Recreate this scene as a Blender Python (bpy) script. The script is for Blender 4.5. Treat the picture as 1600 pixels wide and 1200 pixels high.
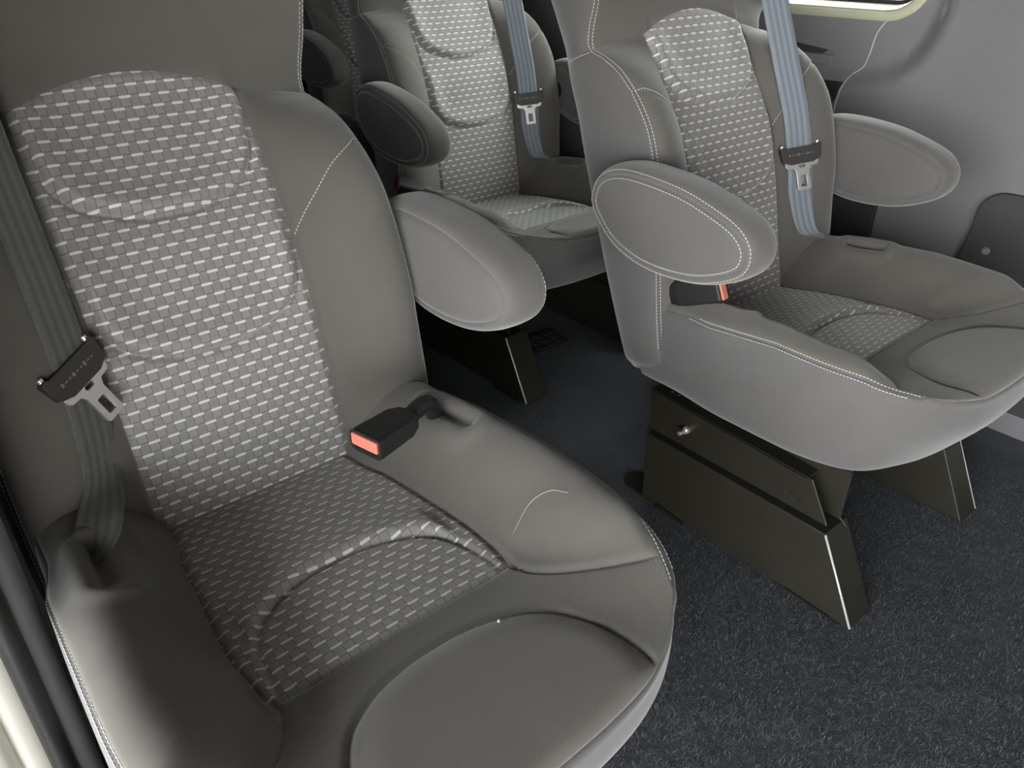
import bpy, math, random
import numpy as np
from mathutils import Matrix, Vector

random.seed(4)
rng = np.random.default_rng(7)
scene = bpy.context.scene
COL = scene.collection
for o in list(bpy.data.objects):
    bpy.data.objects.remove(o)

# ------------------------------------------------------------------ camera
EYE = Vector((0.0, 0.0, 0.93))
PITCH = math.radians(30.58)
YAW = math.radians(40.01)
head = Vector((-math.cos(YAW), math.sin(YAW), 0))
right = Vector((math.sin(YAW), math.cos(YAW), 0))
fwd = head * math.cos(PITCH) - Vector((0, 0, 1)) * math.sin(PITCH)
upv = head * math.sin(PITCH) + Vector((0, 0, 1)) * math.cos(PITCH)
cam = bpy.data.cameras.new('camera')
cam.sensor_width = 36.0
cam.lens = 1200.0 / 1600.0 * 36.0
cam.clip_start = 0.01
camo = bpy.data.objects.new('camera', cam)
COL.objects.link(camo)
camo.matrix_world = Matrix(((right.x, upv.x, -fwd.x, EYE.x), (right.y, upv.y, -fwd.y, EYE.y),
                            (right.z, upv.z, -fwd.z, EYE.z), (0, 0, 0, 1)))
scene.camera = camo

# ------------------------------------------------------------------ sky, daylight, exposure
world = bpy.data.worlds.new('overcast_sky')
scene.world = world
world.use_nodes = True
wn = world.node_tree.nodes
wl = world.node_tree.links
bg = wn['Background']
bg.inputs['Color'].default_value = (0.97, 0.985, 1.0, 1)
bg.inputs['Strength'].default_value = 4.0
sun = bpy.data.lights.new('sun', 'SUN')
sun.energy = 8.0
sun.angle = math.radians(6)
sun.color = (1.0, 0.95, 0.86)
suno = bpy.data.objects.new('sun', sun)
COL.objects.link(suno)
suno.rotation_euler = Vector((-0.45, -0.10, -1.0)).to_track_quat('-Z', 'Y').to_euler()


def portal(name, loc, look, sx, sy):
    l = bpy.data.lights.new(name, 'AREA')
    l.shape = 'RECTANGLE'
    l.size = sx
    l.size_y = sy
    l.cycles.is_portal = True
    o = bpy.data.objects.new(name, l)
    COL.objects.link(o)
    o.location = loc
    o.rotation_euler = Vector(look).to_track_quat('-Z', 'Y').to_euler()


portal('door_daylight', (0.43, -0.16, 0.66), (0, 1, 0), 1.95, 1.32)
portal('window_daylight', (-1.17, 1.79, 1.05), (0, -1, 0), 0.76, 0.55)

scene.view_settings.view_transform = 'Standard'
scene.view_settings.look = 'None'
scene.view_settings.gamma = 1.0
scene.view_settings.use_curve_mapping = False
scene.view_settings.exposure = 1.92

# ------------------------------------------------------------------ helpers: materials
MATS = {}


class NT:
    def __init__(self, name, rough=0.8, color=(0.5, 0.5, 0.5), metallic=0.0, sheen=0.0, spec=0.5):
        m = bpy.data.materials.new(name)
        m.use_nodes = True
        self.m = m
        self.t = m.node_tree
        self.b = self.t.nodes['Principled BSDF']
        self.b.inputs['Base Color'].default_value = (*color, 1)
        self.b.inputs['Roughness'].default_value = rough
        self.b.inputs['Metallic'].default_value = metallic
        self.b.inputs['Specular IOR Level'].default_value = spec
        if sheen:
            self.b.inputs['Sheen Weight'].default_value = sheen
            self.b.inputs['Sheen Roughness'].default_value = 0.45
        MATS[name] = m

    def n(self, typ, **kw):
        nd = self.t.nodes.new(typ)
        for k, v in kw.items():
            setattr(nd, k, v)
        return nd

    def link(self, a, b):
        self.t.links.new(a, b)

    def _set(self, sock, v):
        if hasattr(v, 'is_linked') or isinstance(v, bpy.types.NodeSocket):
            self.link(v, sock)
        else:
            sock.default_value = v

    def math(self, op, a, b=0.0, c=0.0):
        nd = self.n('ShaderNodeMath', operation=op)
        self._set(nd.inputs[0], a)
        self._set(nd.inputs[1], b)
        self._set(nd.inputs[2], c)
        return nd.outputs[0]

    def mix(self, fac, a, b, blend='MIX'):
        nd = self.n('ShaderNodeMix', data_type='RGBA', blend_type=blend)
        self._set(nd.inputs[0], fac)
        self._set(nd.inputs[6], a if isinstance(a, bpy.types.NodeSocket) else (*a, 1))
        self._set(nd.inputs[7], b if isinstance(b, bpy.types.NodeSocket) else (*b, 1))
        return nd.outputs[2]

    def uv(self):
        return self.n('ShaderNodeTexCoord').outputs['UV']

    def obj(self):
        return self.n('ShaderNodeTexCoord').outputs['Object']

    def noise(self, vec, scale, detail=2.0, rough=0.5):
        nd = self.n('ShaderNodeTexNoise')
        self.link(vec, nd.inputs['Vector'])
        nd.inputs['Scale'].default_value = scale
        nd.inputs['Detail'].default_value = detail
        nd.inputs['Roughness'].default_value = rough
        return nd.outputs['Fac']

    def scale(self, vec, s):
        nd = self.n('ShaderNodeMapping')
        self.link(vec, nd.inputs['Vector'])
        nd.inputs['Scale'].default_value = s
        return nd.outputs[0]

    def bump(self, h, strength=0.3, dist=0.001):
        nd = self.n('ShaderNodeBump')
        nd.inputs['Strength'].default_value = strength
        nd.inputs['Distance'].default_value = dist
        self.link(h, nd.inputs['Height'])
        self.link(nd.outputs[0], self.b.inputs['Normal'])

    def color(self, c):
        self.link(c, self.b.inputs['Base Color'])


def fabric(name, c, rib=0.0022, ribamt=0.14, speck=0.25, sheen=0.35):
    t = NT(name, rough=0.92, color=c, sheen=sheen, spec=0.15)
    uv = t.uv()
    sep = t.n('ShaderNodeSeparateXYZ')
    t.link(uv, sep.inputs[0])
    d = t.math('ADD', t.math('MULTIPLY', sep.outputs[0], 0.35), sep.outputs[1])
    w = t.math('SINE', t.math('MULTIPLY', d, 2 * math.pi / rib))
    w = t.math('MULTIPLY_ADD', w, 0.5, 0.5)
    fine = t.noise(uv, 900.0, 2.0, 0.6)
    big = t.noise(uv, 9.0, 3.0, 0.6)
    v = t.math('MULTIPLY_ADD', fine, speck * 2, 1.0 - speck)
    v = t.math('MULTIPLY', v, t.math('MULTIPLY_ADD', w, ribamt, 1.0 - ribamt * 0.5))
    v = t.math('MULTIPLY', v, t.math('MULTIPLY_ADD', big, 0.25, 0.875))
    cn = t.n('ShaderNodeCombineXYZ')
    for i in range(3):
        t.link(t.math('MULTIPLY', v, c[i]), cn.inputs[i])
    t.color(cn.outputs[0])
    h = t.math('ADD', t.math('MULTIPLY', w, 0.5), fine)
    t.bump(h, 0.35, 0.0006)
    return t.m


M_BOL = fabric('fabric_charcoal', (0.100, 0.0945, 0.083))
M_SIDE = fabric('fabric_grey', (0.101, 0.098, 0.0965), rib=0.0016, ribamt=0.12)
M_CROWN = fabric('fabric_crown', (0.106, 0.100, 0.092), ribamt=0.26)


def insert_fabric():
    t = NT('fabric_woven_insert', rough=0.62, sheen=0.5, spec=0.45)
    uv = t.uv()
    sep = t.n('ShaderNodeSeparateXYZ')
    t.link(uv, sep.inputs[0])
    px = t.math('DIVIDE', sep.outputs[0], 0.0212)
    py = t.math('DIVIDE', sep.outputs[1], 0.0127)
    row = t.math('FLOOR', py)
    fy = t.math('FRACT', py)
    sh = t.math('MULTIPLY', t.math('FLOORED_MODULO', row, 2.0), 0.5)
    fx = t.math('FRACT', t.math('ADD', px, sh))
    dash = t.math('MULTIPLY', t.math('LESS_THAN', fx, 0.57), t.math('LESS_THAN', fy, 0.22))
    rib = t.math('SINE', t.math('MULTIPLY', sep.outputs[0], 2 * math.pi / 0.0017))
    rib = t.math('MULTIPLY_ADD', rib, 0.16, 0.84)
    # thin vertical joint lines at every half pitch
    half = t.math('FRACT', t.math('ADD', t.math('MULTIPLY', px, 2.0), 0.06))
    vline = t.math('MULTIPLY', t.math('LESS_THAN', half, 0.09), t.math('GREATER_THAN', fy, 0.22))
    hl = t.math('MULTIPLY', t.math('GREATER_THAN', fx, 0.57),
                t.math('MULTIPLY', t.math('GREATER_THAN', fy, 0.22), t.math('LESS_THAN', fy, 0.31)))
    line = t.math('MAXIMUM', vline, hl)
    # checker tone of the cells
    cellx = t.math('FLOOR', t.math('MULTIPLY', px, 2.0))
    ck = t.math('FLOORED_MODULO', t.math('ADD', cellx, row), 2.0)
    fine = t.noise(uv, 800.0, 2.0, 0.6)
    tone = t.math('MULTIPLY', t.math('MULTIPLY_ADD', ck, 0.10, 0.95), t.math('MULTIPLY_ADD', fine, 0.5, 0.75))
    cn = t.n('ShaderNodeCombineXYZ')
    for i, c in enumerate((0.212, 0.201, 0.195)):
        t.link(t.math('MULTIPLY', tone, c), cn.inputs[i])
    c1 = t.mix(t.math('MULTIPLY', line, 0.72), cn.outputs[0], (0.07, 0.067, 0.064))
    dc = t.n('ShaderNodeCombineXYZ')
    for i, c in enumerate((0.68, 0.67, 0.63)):
        t.link(t.math('MULTIPLY', rib, c), dc.inputs[i])
    t.color(t.mix(dash, c1, dc.outputs[0]))
    h = t.math('SUBTRACT', t.math('MULTIPLY_ADD', fine, 0.35, ck), t.math('MULTIPLY', line, 1.2))
    t.bump(h, 0.4, 0.0008)
    return t.m


M_INS = insert_fabric()


def simple(name, color, rough=0.5, metallic=0.0, spec=0.5, bumpscale=0, bumpstr=0.2, var=0.0, sheen=0.0):
    t = NT(name, rough=rough, color=color, metallic=metallic, spec=spec, sheen=sheen)
    v = t.obj()
    if var:
        nz = t.noise(v, 14.0, 4.0, 0.6)
        f = t.math('MULTIPLY_ADD', nz, var * 2, 1.0 - var)
        cn = t.n('ShaderNodeCombineXYZ')
        for i in range(3):
            t.link(t.math('MULTIPLY', f, color[i]), cn.inputs[i])
        t.color(cn.outputs[0])
    if bumpscale:
        t.bump(t.noise(v, bumpscale, 3.0, 0.6), bumpstr, 0.001)
    return t.m


M_THREAD = simple('thread_pale', (0.44, 0.435, 0.41), 0.8, bumpscale=900)
M_PAINT = simple('olive_black_paint', (0.0165, 0.0155, 0.0105), 0.42, spec=0.5, bumpscale=60, bumpstr=0.06, var=0.25)
M_STEEL = simple('brushed_steel', (0.74, 0.72, 0.66), 0.38, metallic=0.85, bumpscale=300, bumpstr=0.08)
M_WORN_GLINT = simple('worn_metal_highlight', (0.75, 0.75, 0.72), 0.45, metallic=0.5, bumpscale=200, bumpstr=0.2)  # pale colour carries the highlight of the worn leg corners
M_FLANGE = simple('dull_olive_paint', (0.014, 0.013, 0.008), 0.95, spec=0.05, bumpscale=200)
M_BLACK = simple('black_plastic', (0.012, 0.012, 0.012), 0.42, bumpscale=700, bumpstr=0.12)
M_COVER = simple('dark_brown_plastic', (0.032, 0.029, 0.027), 0.5, bumpscale=600, bumpstr=0.12)
M_RED = simple('coral_button', (0.56, 0.17, 0.12), 0.45, bumpscale=400, bumpstr=0.05)
M_TRIM = simple('grey_trim_plastic', (0.155, 0.152, 0.155), 0.55, bumpscale=500, bumpstr=0.15, var=0.06)
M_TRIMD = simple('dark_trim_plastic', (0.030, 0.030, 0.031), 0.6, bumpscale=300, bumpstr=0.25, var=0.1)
M_SEAL = simple('rubber_seal', (0.014, 0.014, 0.014), 0.4, bumpscale=160, bumpstr=0.5)
M_CREAM = simple('cream_body_paint', (0.62, 0.60, 0.53), 0.3, bumpscale=20, bumpstr=0.03)
M_HEADL = simple('headliner', (0.12, 0.117, 0.112), 0.9, bumpscale=400)
M_GROUND = simple('concrete', (0.33, 0.32, 0.30), 0.9, bumpscale=40, var=0.2)
M_LABEL = simple('label_grey', (0.055, 0.058, 0.056), 0.7, bumpscale=200)
M_LINE = simple('trim_joint', (0.42, 0.42, 0.42), 0.6, bumpscale=200)
M_LINT = simple('lint', (0.45, 0.42, 0.35), 0.9, bumpscale=300)
M_SILL = simple('sill_beige', (0.42, 0.41, 0.30), 0.6, bumpscale=300)


def webbing(name, ca, cb):
    t = NT(name, rough=0.55, spec=0.4, sheen=0.2)
    uv = t.uv()
    sep = t.n('ShaderNodeSeparateXYZ')
    t.link(uv, sep.inputs[0])
    s = t.math('SINE', t.math('MULTIPLY', sep.outputs[0], 2 * math.pi / 0.0105))
    f = t.math('MULTIPLY_ADD', s, 0.5, 0.5)
    f.node.use_clamp = True
    w = t.math('SINE', t.math('MULTIPLY', sep.outputs[1], 2 * math.pi / 0.0016))
    fine = t.noise(uv, 700.0, 2.0, 0.6)
    c = t.mix(f, ca, cb)
    c = t.mix(t.math('MULTIPLY', fine, 0.35), c, (0.02, 0.02, 0.02))
    t.color(c)
    t.bump(t.math('ADD', t.math('MULTIPLY', w, 0.4), t.math('ADD', fine, t.math('MULTIPLY', f, 0.6))), 0.3, 0.0008)
    return t.m


M_WEB_WARM = webbing('webbing_taupe', (0.075, 0.075, 0.068), (0.125, 0.122, 0.105))
M_WEB_COOL = webbing('webbing_slate', (0.15, 0.175, 0.20), (0.24, 0.27, 0.30))


def carpet():
    t = NT('carpet_slate', rough=1.0, spec=0.05, sheen=0.25)
    o = t.obj()
    a = t.noise(o, 420.0, 3.0, 0.7)
    b = t.noise(o, 9.0, 4.0, 0.6)
    c = t.noise(t.scale(o, (1.0, 2.6, 1.0)), 90.0, 4.0, 0.7)
    v = t.math('MULTIPLY', t.math('MULTIPLY_ADD', a, 1.2, 0.4), t.math('MULTIPLY_ADD', c, 1.0, 0.5))
    v = t.math('MULTIPLY', v, t.math('MULTIPLY_ADD', b, 0.6, 0.7))
    cn = t.n('ShaderNodeCombineXYZ')
    for i, k in enumerate((0.060, 0.064, 0.071)):
        t.link(t.math('MULTIPLY', v, k), cn.inputs[i])
    t.color(cn.outputs[0])
    t.bump(t.math('ADD', a, t.math('MULTIPLY', c, 1.5)), 0.7, 0.003)
    return t.m


M_CARPET = carpet()
M_FIBRE = simple('carpet_fibre', (0.11, 0.118, 0.13), 0.9, bumpscale=300)
M_FIBRE_D = simple('carpet_fibre_dark', (0.05, 0.055, 0.063), 0.9, bumpscale=300)

_g = NT('window_glass', rough=0.02, color=(0.9, 0.95, 0.92))
_g.b.inputs['Transmission Weight'].default_value = 1.0
_g.b.inputs['IOR'].default_value = 1.05
M_GLASS = _g.m

# ------------------------------------------------------------------ helpers: objects


def link_obj(name, data, parent=None, mat=None, matrix=None):
    o = bpy.data.objects.new(name, data)
    COL.objects.link(o)
    if mat is not None and data is not None and not data.materials:
        data.materials.append(mat)
    if parent is not None:
        o.parent = parent
    if matrix is not None:
        o.matrix_local = matrix
    return o


def mesh(name, verts, faces, mat=None, uvs=None, smooth=True):
    me = bpy.data.meshes.new(name)
    me.from_pydata([tuple(map(float, v)) for v in verts], [], [tuple(map(int, f)) for f in faces])
    if uvs is not None:
        lay = me.uv_layers.new(name='UVMap')
        li = np.zeros(len(me.loops), dtype=np.int32)
        me.loops.foreach_get('vertex_index', li)
        lay.data.foreach_set('uv', np.asarray(uvs, dtype=np.float32)[li].ravel())
    if smooth:
        me.polygons.foreach_set('use_smooth', [True] * len(me.polygons))
    if mat is not None:
        me.materials.append(mat)
    me.validate()
    me.update()
    return me


def tag(o, label, cat, group=None, kind=None):
    o['label'] = label
    o['category'] = cat
    if group:
        o['group'] = group
    if kind:
        o['kind'] = kind
    return o


def structure(name, me, label=None, cat=None):
    o = link_obj(name, me)
    o['kind'] = 'structure'
    if label:
        o['label'] = label
        o['category'] = cat
    return o


def empty(name, loc=(0, 0, 0)):
    o = bpy.data.objects.new(name, None)
    o.empty_display_size = 0.05
    COL.objects.link(o)
    o.location = loc
    return o


def grid_faces(nr, nc, closed=False, flip=False):
    j, i = np.meshgrid(np.arange(nr - 1), np.arange(nc if closed else nc - 1), indexing='ij')
    i2 = (i + 1) % nc
    f = np.stack([j * nc + i, j * nc + i2, (j + 1) * nc + i2, (j + 1) * nc + i], -1).reshape(-1, 4)
    return f[:, ::-1] if flip else f


def grid_mesh(name, P, UV=None, mat=None, flip=False, closed=False):
    nr, nc = P.shape[:2]
    return mesh(name, P.reshape(-1, 3), grid_faces(nr, nc, closed, flip), mat,
                None if UV is None else UV.reshape(-1, 2))


def grid_normals(P, flip=False):
    dj = np.gradient(P, axis=0)
    di = np.gradient(P, axis=1)
    n = np.cross(di, dj)
    n /= np.linalg.norm(n, axis=-1, keepdims=True) + 1e-12
    return -n if flip else n


def sst(x, a, b):
    t = np.clip((np.asarray(x, float) - a) / (b - a), 0, 1)
    return t * t * (3 - 2 * t)


def gauss(d, w):
    return np.exp(-(d / w) ** 2)


def poly_dist(A, B, pl):
    """distance of grid points (A,B) to a polyline of (a,b) points"""
    pl = np.asarray(pl, float)
    best = np.full(A.shape, 1e9)
    for k in range(len(pl) - 1):
        p, q = pl[k], pl[k + 1]
        e = q - p
        t = np.clip(((A - p[0]) * e[0] + (B - p[1]) * e[1]) / (e @ e), 0, 1)
        best = np.minimum(best, np.hypot(A - p[0] - t * e[0], B - p[1] - t * e[1]))
    return best


def sym_curve(half, n=8):
    half = np.asarray(half, float)
    pts = np.vstack([half[::-1] * [-1, 1], half[1:]])
    return catmull(pts, n)


def catmull(pts, n, closed=False):
    pts = np.asarray(pts, float)
    N = len(pts)
    out = []
    segs = N if closed else N - 1
    for k in range(segs):
        if closed:
            p0, p1, p2, p3 = pts[(k - 1) % N], pts[k], pts[(k + 1) % N], pts[(k + 2) % N]
        else:
            p1, p2 = pts[k], pts[k + 1]
            p0 = pts[k - 1] if k > 0 else 2 * p1 - p2
            p3 = pts[k + 2] if k + 2 < N else 2 * p2 - p1
        t = np.linspace(0, 1, n, endpoint=False)[:, None]
        out.append(0.5 * ((2 * p1) + (-p0 + p2) * t + (2 * p0 - 5 * p1 + 4 * p2 - p3) * t ** 2 +
                          (-p0 + 3 * p1 - 3 * p2 + p3) * t ** 3))
    if not closed:
        out.append(pts[-1:])
    return np.concatenate(out)


def resample(pts, n, closed=False):
    pts = np.asarray(pts, float)
    if closed:
        pts = np.vstack([pts, pts[:1]])
    d = np.r_[0, np.cumsum(np.linalg.norm(np.diff(pts, axis=0), axis=1))]
    q = np.linspace(0, d[-1], n, endpoint=not closed)
    return np.stack([np.interp(q, d, pts[:, k]) for k in range(pts.shape[1])], 1)


class MB:
    """collects simple solids into one mesh"""

    def __init__(self):
        self.v = []
        self.f = []

    def add(self, v, f):
        o = len(self.v)
        self.v += [tuple(p) for p in v]
        self.f += [tuple(i + o for i in q) for q in f]

    def box(self, c, s, m=None):
        c = np.asarray(c, float)
        s = np.asarray(s, float) / 2
        v = [np.array([x, y, z]) * s for z in (-1, 1) for y in (-1, 1) for x in (-1, 1)]
        if m is not None:
            v = [m @ p for p in v]
        v = [p + c for p in v]
        self.add(v, [(0, 2, 3, 1), (4, 5, 7, 6), (0, 1, 5, 4), (2, 6, 7, 3), (0, 4, 6, 2), (1, 3, 7, 5)])

    def prism(self, poly, y0, y1):
        """poly in xz, extruded along y"""
        n = len(poly)
        v = [(p[0], y0, p[1]) for p in poly] + [(p[0], y1, p[1]) for p in poly]
        f = [tuple(range(n)), tuple(range(2 * n - 1, n - 1, -1))]
        f += [(i, i + n, (i + 1) % n + n, (i + 1) % n) for i in range(n)]
        self.add(v, f)

    def cyl(self, a, b, r, n=12, r2=None):
        a = np.asarray(a, float)
        b = np.asarray(b, float)
        r2 = r if r2 is None else r2
        d = (b - a) / np.linalg.norm(b - a)
        u = np.cross(d, [0.3, 0.5, 0.8])
        u /= np.linalg.norm(u)
        w = np.cross(d, u)
        t = np.arange(n) * 2 * math.pi / n
        ring = np.cos(t)[:, None] * u + np.sin(t)[:, None] * w
        self.add(np.vstack([a + ring * r, b + ring * r2]),
                 [(i, (i + 1) % n, (i + 1) % n + n, i + n) for i in range(n)] +
                 [tuple(range(n - 1, -1, -1)), tuple(range(n, 2 * n))])

    def data(self, name, mat, smooth=False):
        return mesh(name, self.v, self.f, mat, smooth=smooth)

    def obj(self, name, mat, parent=None, matrix=None, bevel=0.0, smooth=False, seg=2):
        o = link_obj(name, self.data(name, mat, smooth or bevel > 0), parent, matrix=matrix)
        if bevel:
            b = o.modifiers.new('bevel', 'BEVEL')
            b.width = bevel
            b.segments = seg
            b.limit_method = 'ANGLE'
            b.angle_limit = math.radians(30)
            b.harden_normals = True
        return o


def tube_mesh(name, pts, r, mat, n=8, caps=True):
    pts = np.asarray(pts, float)
    tg = np.gradient(pts, axis=0)
    tg /= np.linalg.norm(tg, axis=1, keepdims=True)
    ref = np.array([0.2, 0.1, 1.0])
    u = np.cross(tg, ref)
    u /= np.linalg.norm(u, axis=1, keepdims=True)
    w = np.cross(tg, u)
    a = np.arange(n) * 2 * math.pi / n
    r = np.broadcast_to(np.asarray(r, float), (len(pts),))
    G = pts[:, None] + (np.cos(a)[None, :, None] * u[:, None] + np.sin(a)[None, :, None] * w[:, None]) * r[:, None, None]
    f = grid_faces(len(pts), n, True).tolist()
    if caps:
        f += [tuple(range(n)), tuple(range((len(pts) - 1) * n, len(pts) * n))]
    return mesh(name, G.reshape(-1, 3), f, mat)


def stitches(mb, path, nrm, spacing=0.0052, length=0.0033, rad=0.00044, lift=0.0004):
    """short raised thread dashes along a path"""
    path = np.asarray(path, float)
    nrm = np.asarray(nrm, float)
    d = np.r_[0, np.cumsum(np.linalg.norm(np.diff(path, axis=0), axis=1))]
    if d[-1] < spacing:
        return
    q = np.arange(spacing / 2, d[-1], spacing)
    at = lambda A, t: np.stack([np.interp(t, d, A[:, k]) for k in range(3)], -1)
    c = at(path, q)
    n = at(nrm, q)
    n /= np.linalg.norm(n, axis=1, keepdims=True) + 1e-9
    e = at(path, np.minimum(q + 0.001, d[-1])) - at(path, np.maximum(q - 0.001, 0))
    e /= np.linalg.norm(e, axis=1, keepdims=True) + 1e-9
    for k in range(len(q)):
        m = np.stack([e[k], np.cross(n[k], e[k]), n[k]], 1)
        mb.box(c[k] + n[k] * lift, (length, rad * 2.2, rad * 1.6), m)


def bez(p0, p1, p2, p3, t):
    """points (...,2) as tuples of arrays, t array along the last axis"""
    r = []
    for k in range(2):
        a, b, c, d = [np.asarray(p[k])[..., None] if np.ndim(p[k]) == 1 else p[k] for p in (p0, p1, p2, p3)]
        r.append(a * (1 - t) ** 3 + 3 * b * t * (1 - t) ** 2 + 3 * c * t * t * (1 - t) + d * t ** 3)
    return r


def walk(P, N, i, dist):
    """for each row of the grid the point at a signed arc distance from column i"""
    nr, nc = P.shape[:2]
    sgn = 1 if dist > 0 else -1
    out = np.zeros((nr, 3))
    nn = np.zeros((nr, 3))
    for j in range(nr):
        acc = 0.0
        k = i
        while 0 <= k + sgn < nc:
            seg = np.linalg.norm(P[j, k + sgn] - P[j, k])
            if acc + seg >= abs(dist):
                f = (abs(dist) - acc) / max(seg, 1e-9)
                out[j] = P[j, k] * (1 - f) + P[j, k + sgn] * f
                nn[j] = N[j, k + sgn]
                break
            acc += seg
            k += sgn
        else:
            out[j] = P[j, k]
            nn[j] = N[j, k]
    return out, nn


def clus(n):
    """0..1 with samples gathered towards both ends"""
    t = np.linspace(0, 1, n)
    return 0.55 * t + 0.45 * (0.5 - 0.5 * np.cos(math.pi * t))


ZJ = 0.336  # height of the joint between cushion and back
# ------------------------------------------------------------------ backrest surface (frame: s up the back, y across, n forward)
YIN = 0.122
SEAM_Y, SEAM_S = resample(catmull(np.array([(0.122, 0.283), (0.136, 0.303), (0.155, 0.325), (0.188, 0.356), (0.232, 0.380)]), 12), 60).T


def build_backrest():
    tb = clus(34)
    ts = np.linspace(0, 1, 26)
    tk = np.linspace(0, 1, 14)
    ti = np.linspace(0, 1, 53)
    JT, JH = 190, 80
    s_base, s_end = -0.05, 0.80
    # half columns -> ynom for the seam line
    yn = np.concatenate([ti * YIN, YIN + tb[1:] * (0.216 - YIN), np.full(len(ts) - 1, 0.216), np.full(len(tk) - 1, 0.216)])
    nI, nB, nS, nK = 52, 52 + 33, 52 + 33 + 25, 52 + 33 + 25 + 13
    s_top = np.where(yn <= YIN, 0.469 + 0.029 * (1 - (yn / YIN) ** 2), 0.469 - 0.008 * sst(yn, YIN, 0.216))
    jf = np.linspace(0, 1, JT)[:, None]
    S1 = s_base + (s_top[None] - s_base) * jf
    kf = np.linspace(0, 1, JH + 1)[1:, None]
    S2 = s_top[None] + (s_end - s_top[None]) * (1 - (1 - kf) ** 1.5)
    S = np.vstack([S1, S2])
    # profile functions of s
    ip = lambda xs_, ys_: np.interp(S, resample(catmull(np.array(list(zip(xs_, ys_))), 8), 200)[:, 0], resample(catmull(np.array(list(zip(xs_, ys_))), 8), 200)[:, 1])
    nf = ip([-0.06, 0.0, 0.10, 0.20, 0.30, 0.40, 0.49, 0.58, 0.70, 0.82], [-0.002, 0.0, 0.012, 0.025, 0.028, 0.014, 0.000, 0.022, 0.030, 0.030])
    yo = ip([-0.06, 0.0, 0.12, 0.28, 0.36, 0.42, 0.455, 0.48, 0.53, 0.60, 0.82],
            [0.243, 0.246, 0.246, 0.240, 0.235, 0.228, 0.221, 0.219, 0.224, 0.230, 0.226])
    no = ip([-0.06, 0.0, 0.13, 0.20, 0.30, 0.36, 0.41, 0.440, 0.463, 0.49, 0.53, 0.60, 0.82], [0.010, 0.016, 0.047, 0.066, 0.075, 0.061, 0.033, 0.002, -0.026, -0.016, 0.014, 0.032, 0.034])
    b = 1 - sst(S, 0.36, 0.47)
    nr = -0.084 + 0.012 * b
    Y = np.zeros_like(S)
    Nn = np.zeros_like(S)
    c = slice(0, nI + 1)
    Y[:, c] = ti[None] * YIN
    Nn[:, c] = nf[:, c] + 0.005 * (1 - ti[None] ** 2) * sst(S[:, c], 0, 0.05)
    # above the seam the headrest front is one soft dome
    c = slice(nI, nB + 1)
    t = tb[None]
    y0 = np.full_like(S[:, c], YIN)
    n0 = nf[:, c]
    Yb, Nb = bez((y0, n0), (YIN + 0.34 * (yo[:, c] - YIN), n0 + 0.55 * (no[:, c] - n0) + 0.005 + 0.015 * b[:, c]),
                 (yo[:, c] - 0.020, no[:, c] + 0.012 + 0.020 * b[:, c]), (yo[:, c], no[:, c]), t)
    Y[:, c], Nn[:, c] = Yb, Nb
    c = slice(0, nB + 1)
    wgt = sst(S[:, c] - s_top[None, c], 0.0, 0.03)
    rel = np.clip(Y[:, c] / yo[:, c], 0, 1)
    dome = nf[:, c] + 0.004 + (no[:, c] - nf[:, c] - 0.004) * rel ** 4
    Nn[:, c] = Nn[:, c] * (1 - wgt) + dome * wgt
    c = slice(nB, nS + 1)
    t = ts[None]
    Yb, Nb = bez((yo[:, c], no[:, c]), (yo[:, c] + 0.012, no[:, c] - 0.016),
                 (yo[:, c] + 0.012, nr[:, c] + 0.020), (yo[:, c] - 0.012, nr[:, c] - 0.010), t)
    Y[:, c], Nn[:, c] = Yb, Nb
    c = slice(nS, nK + 1)
    t = tk[None]
    Yb, Nb = bez((yo[:, c] - 0.012, nr[:, c] - 0.010), (yo[:, c] - 0.03, nr[:, c] - 0.03),
                 (yo[:, c] * 0.55, nr[:, c] - 0.055), (yo[:, c] * 0, nr[:, c] - 0.060), t)
    Y[:, c], Nn[:, c] = Yb, Nb
    # close the top and tuck the bottom
    r = np.sqrt(np.clip(1 - (np.clip(S - 0.70, 0, None) / 0.1001) ** 2, 0, 1))
    nm = -0.03
    Nn = nm + (Nn - nm) * r
    Y = Y * (0.72 + 0.28 * r)
    low = 1 - sst(S, -0.05, -0.02)
    Y = Y * (1 - 0.05 * low ** 2)
    # mirror into full width: columns -nK..nK
    full = lambda A, sg=1: np.concatenate([sg * A[:, :0:-1], A], 1)
    SS, YY, NN = full(S), full(Y, -1), full(Nn)
    P = np.stack([NN, YY, SS], -1)          # local axes: x = n forward, y, z = s
    cI, cB, cS = nK - nI, nK - nB, nK - nS  # left indices
    ci, cb, cs = nK + nI, nK + nB, nK + nS
    Nrm = grid_normals(P)
    if Nrm[100, nK][0] < 0:
        Nrm = -Nrm
    # seam grooves
    arc = np.zeros(P.shape[:2])
    arc[:, 1:] = np.cumsum(np.linalg.norm(np.diff(P, axis=1), axis=2), 1)
    disp = np.zeros(P.shape[:2])
    rows = np.arange(P.shape[0])
    for cc, dep, onlylow in ((cI, 0.0045, True), (ci, 0.0045, True), (cB, 0.0024, False), (cb, 0.0024, False)):
        d = np.abs(arc - arc[:, cc:cc + 1])
        g = -dep * gauss(d, 0.0030)
        if onlylow:
            g[JT:] = 0
        disp += g
    dtop = np.abs(SS - SS[JT - 1:JT])
    frontmask = np.zeros(P.shape[1])
    frontmask[cB:cb + 1] = 1
    frontmask[cS:cB] = 0.5
    frontmask[cb:cs + 1] = 0.5
    disp += -0.0040 * gauss(dtop, 0.0032) * frontmask[None]
    # puff of headrest and bolster towards their seam
    # lumbar arcs in the insert
    ins = np.abs(YY) <= YIN + 1e-6
    ins[:, :cI] = False
    ins[:, ci + 1:] = False
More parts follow.
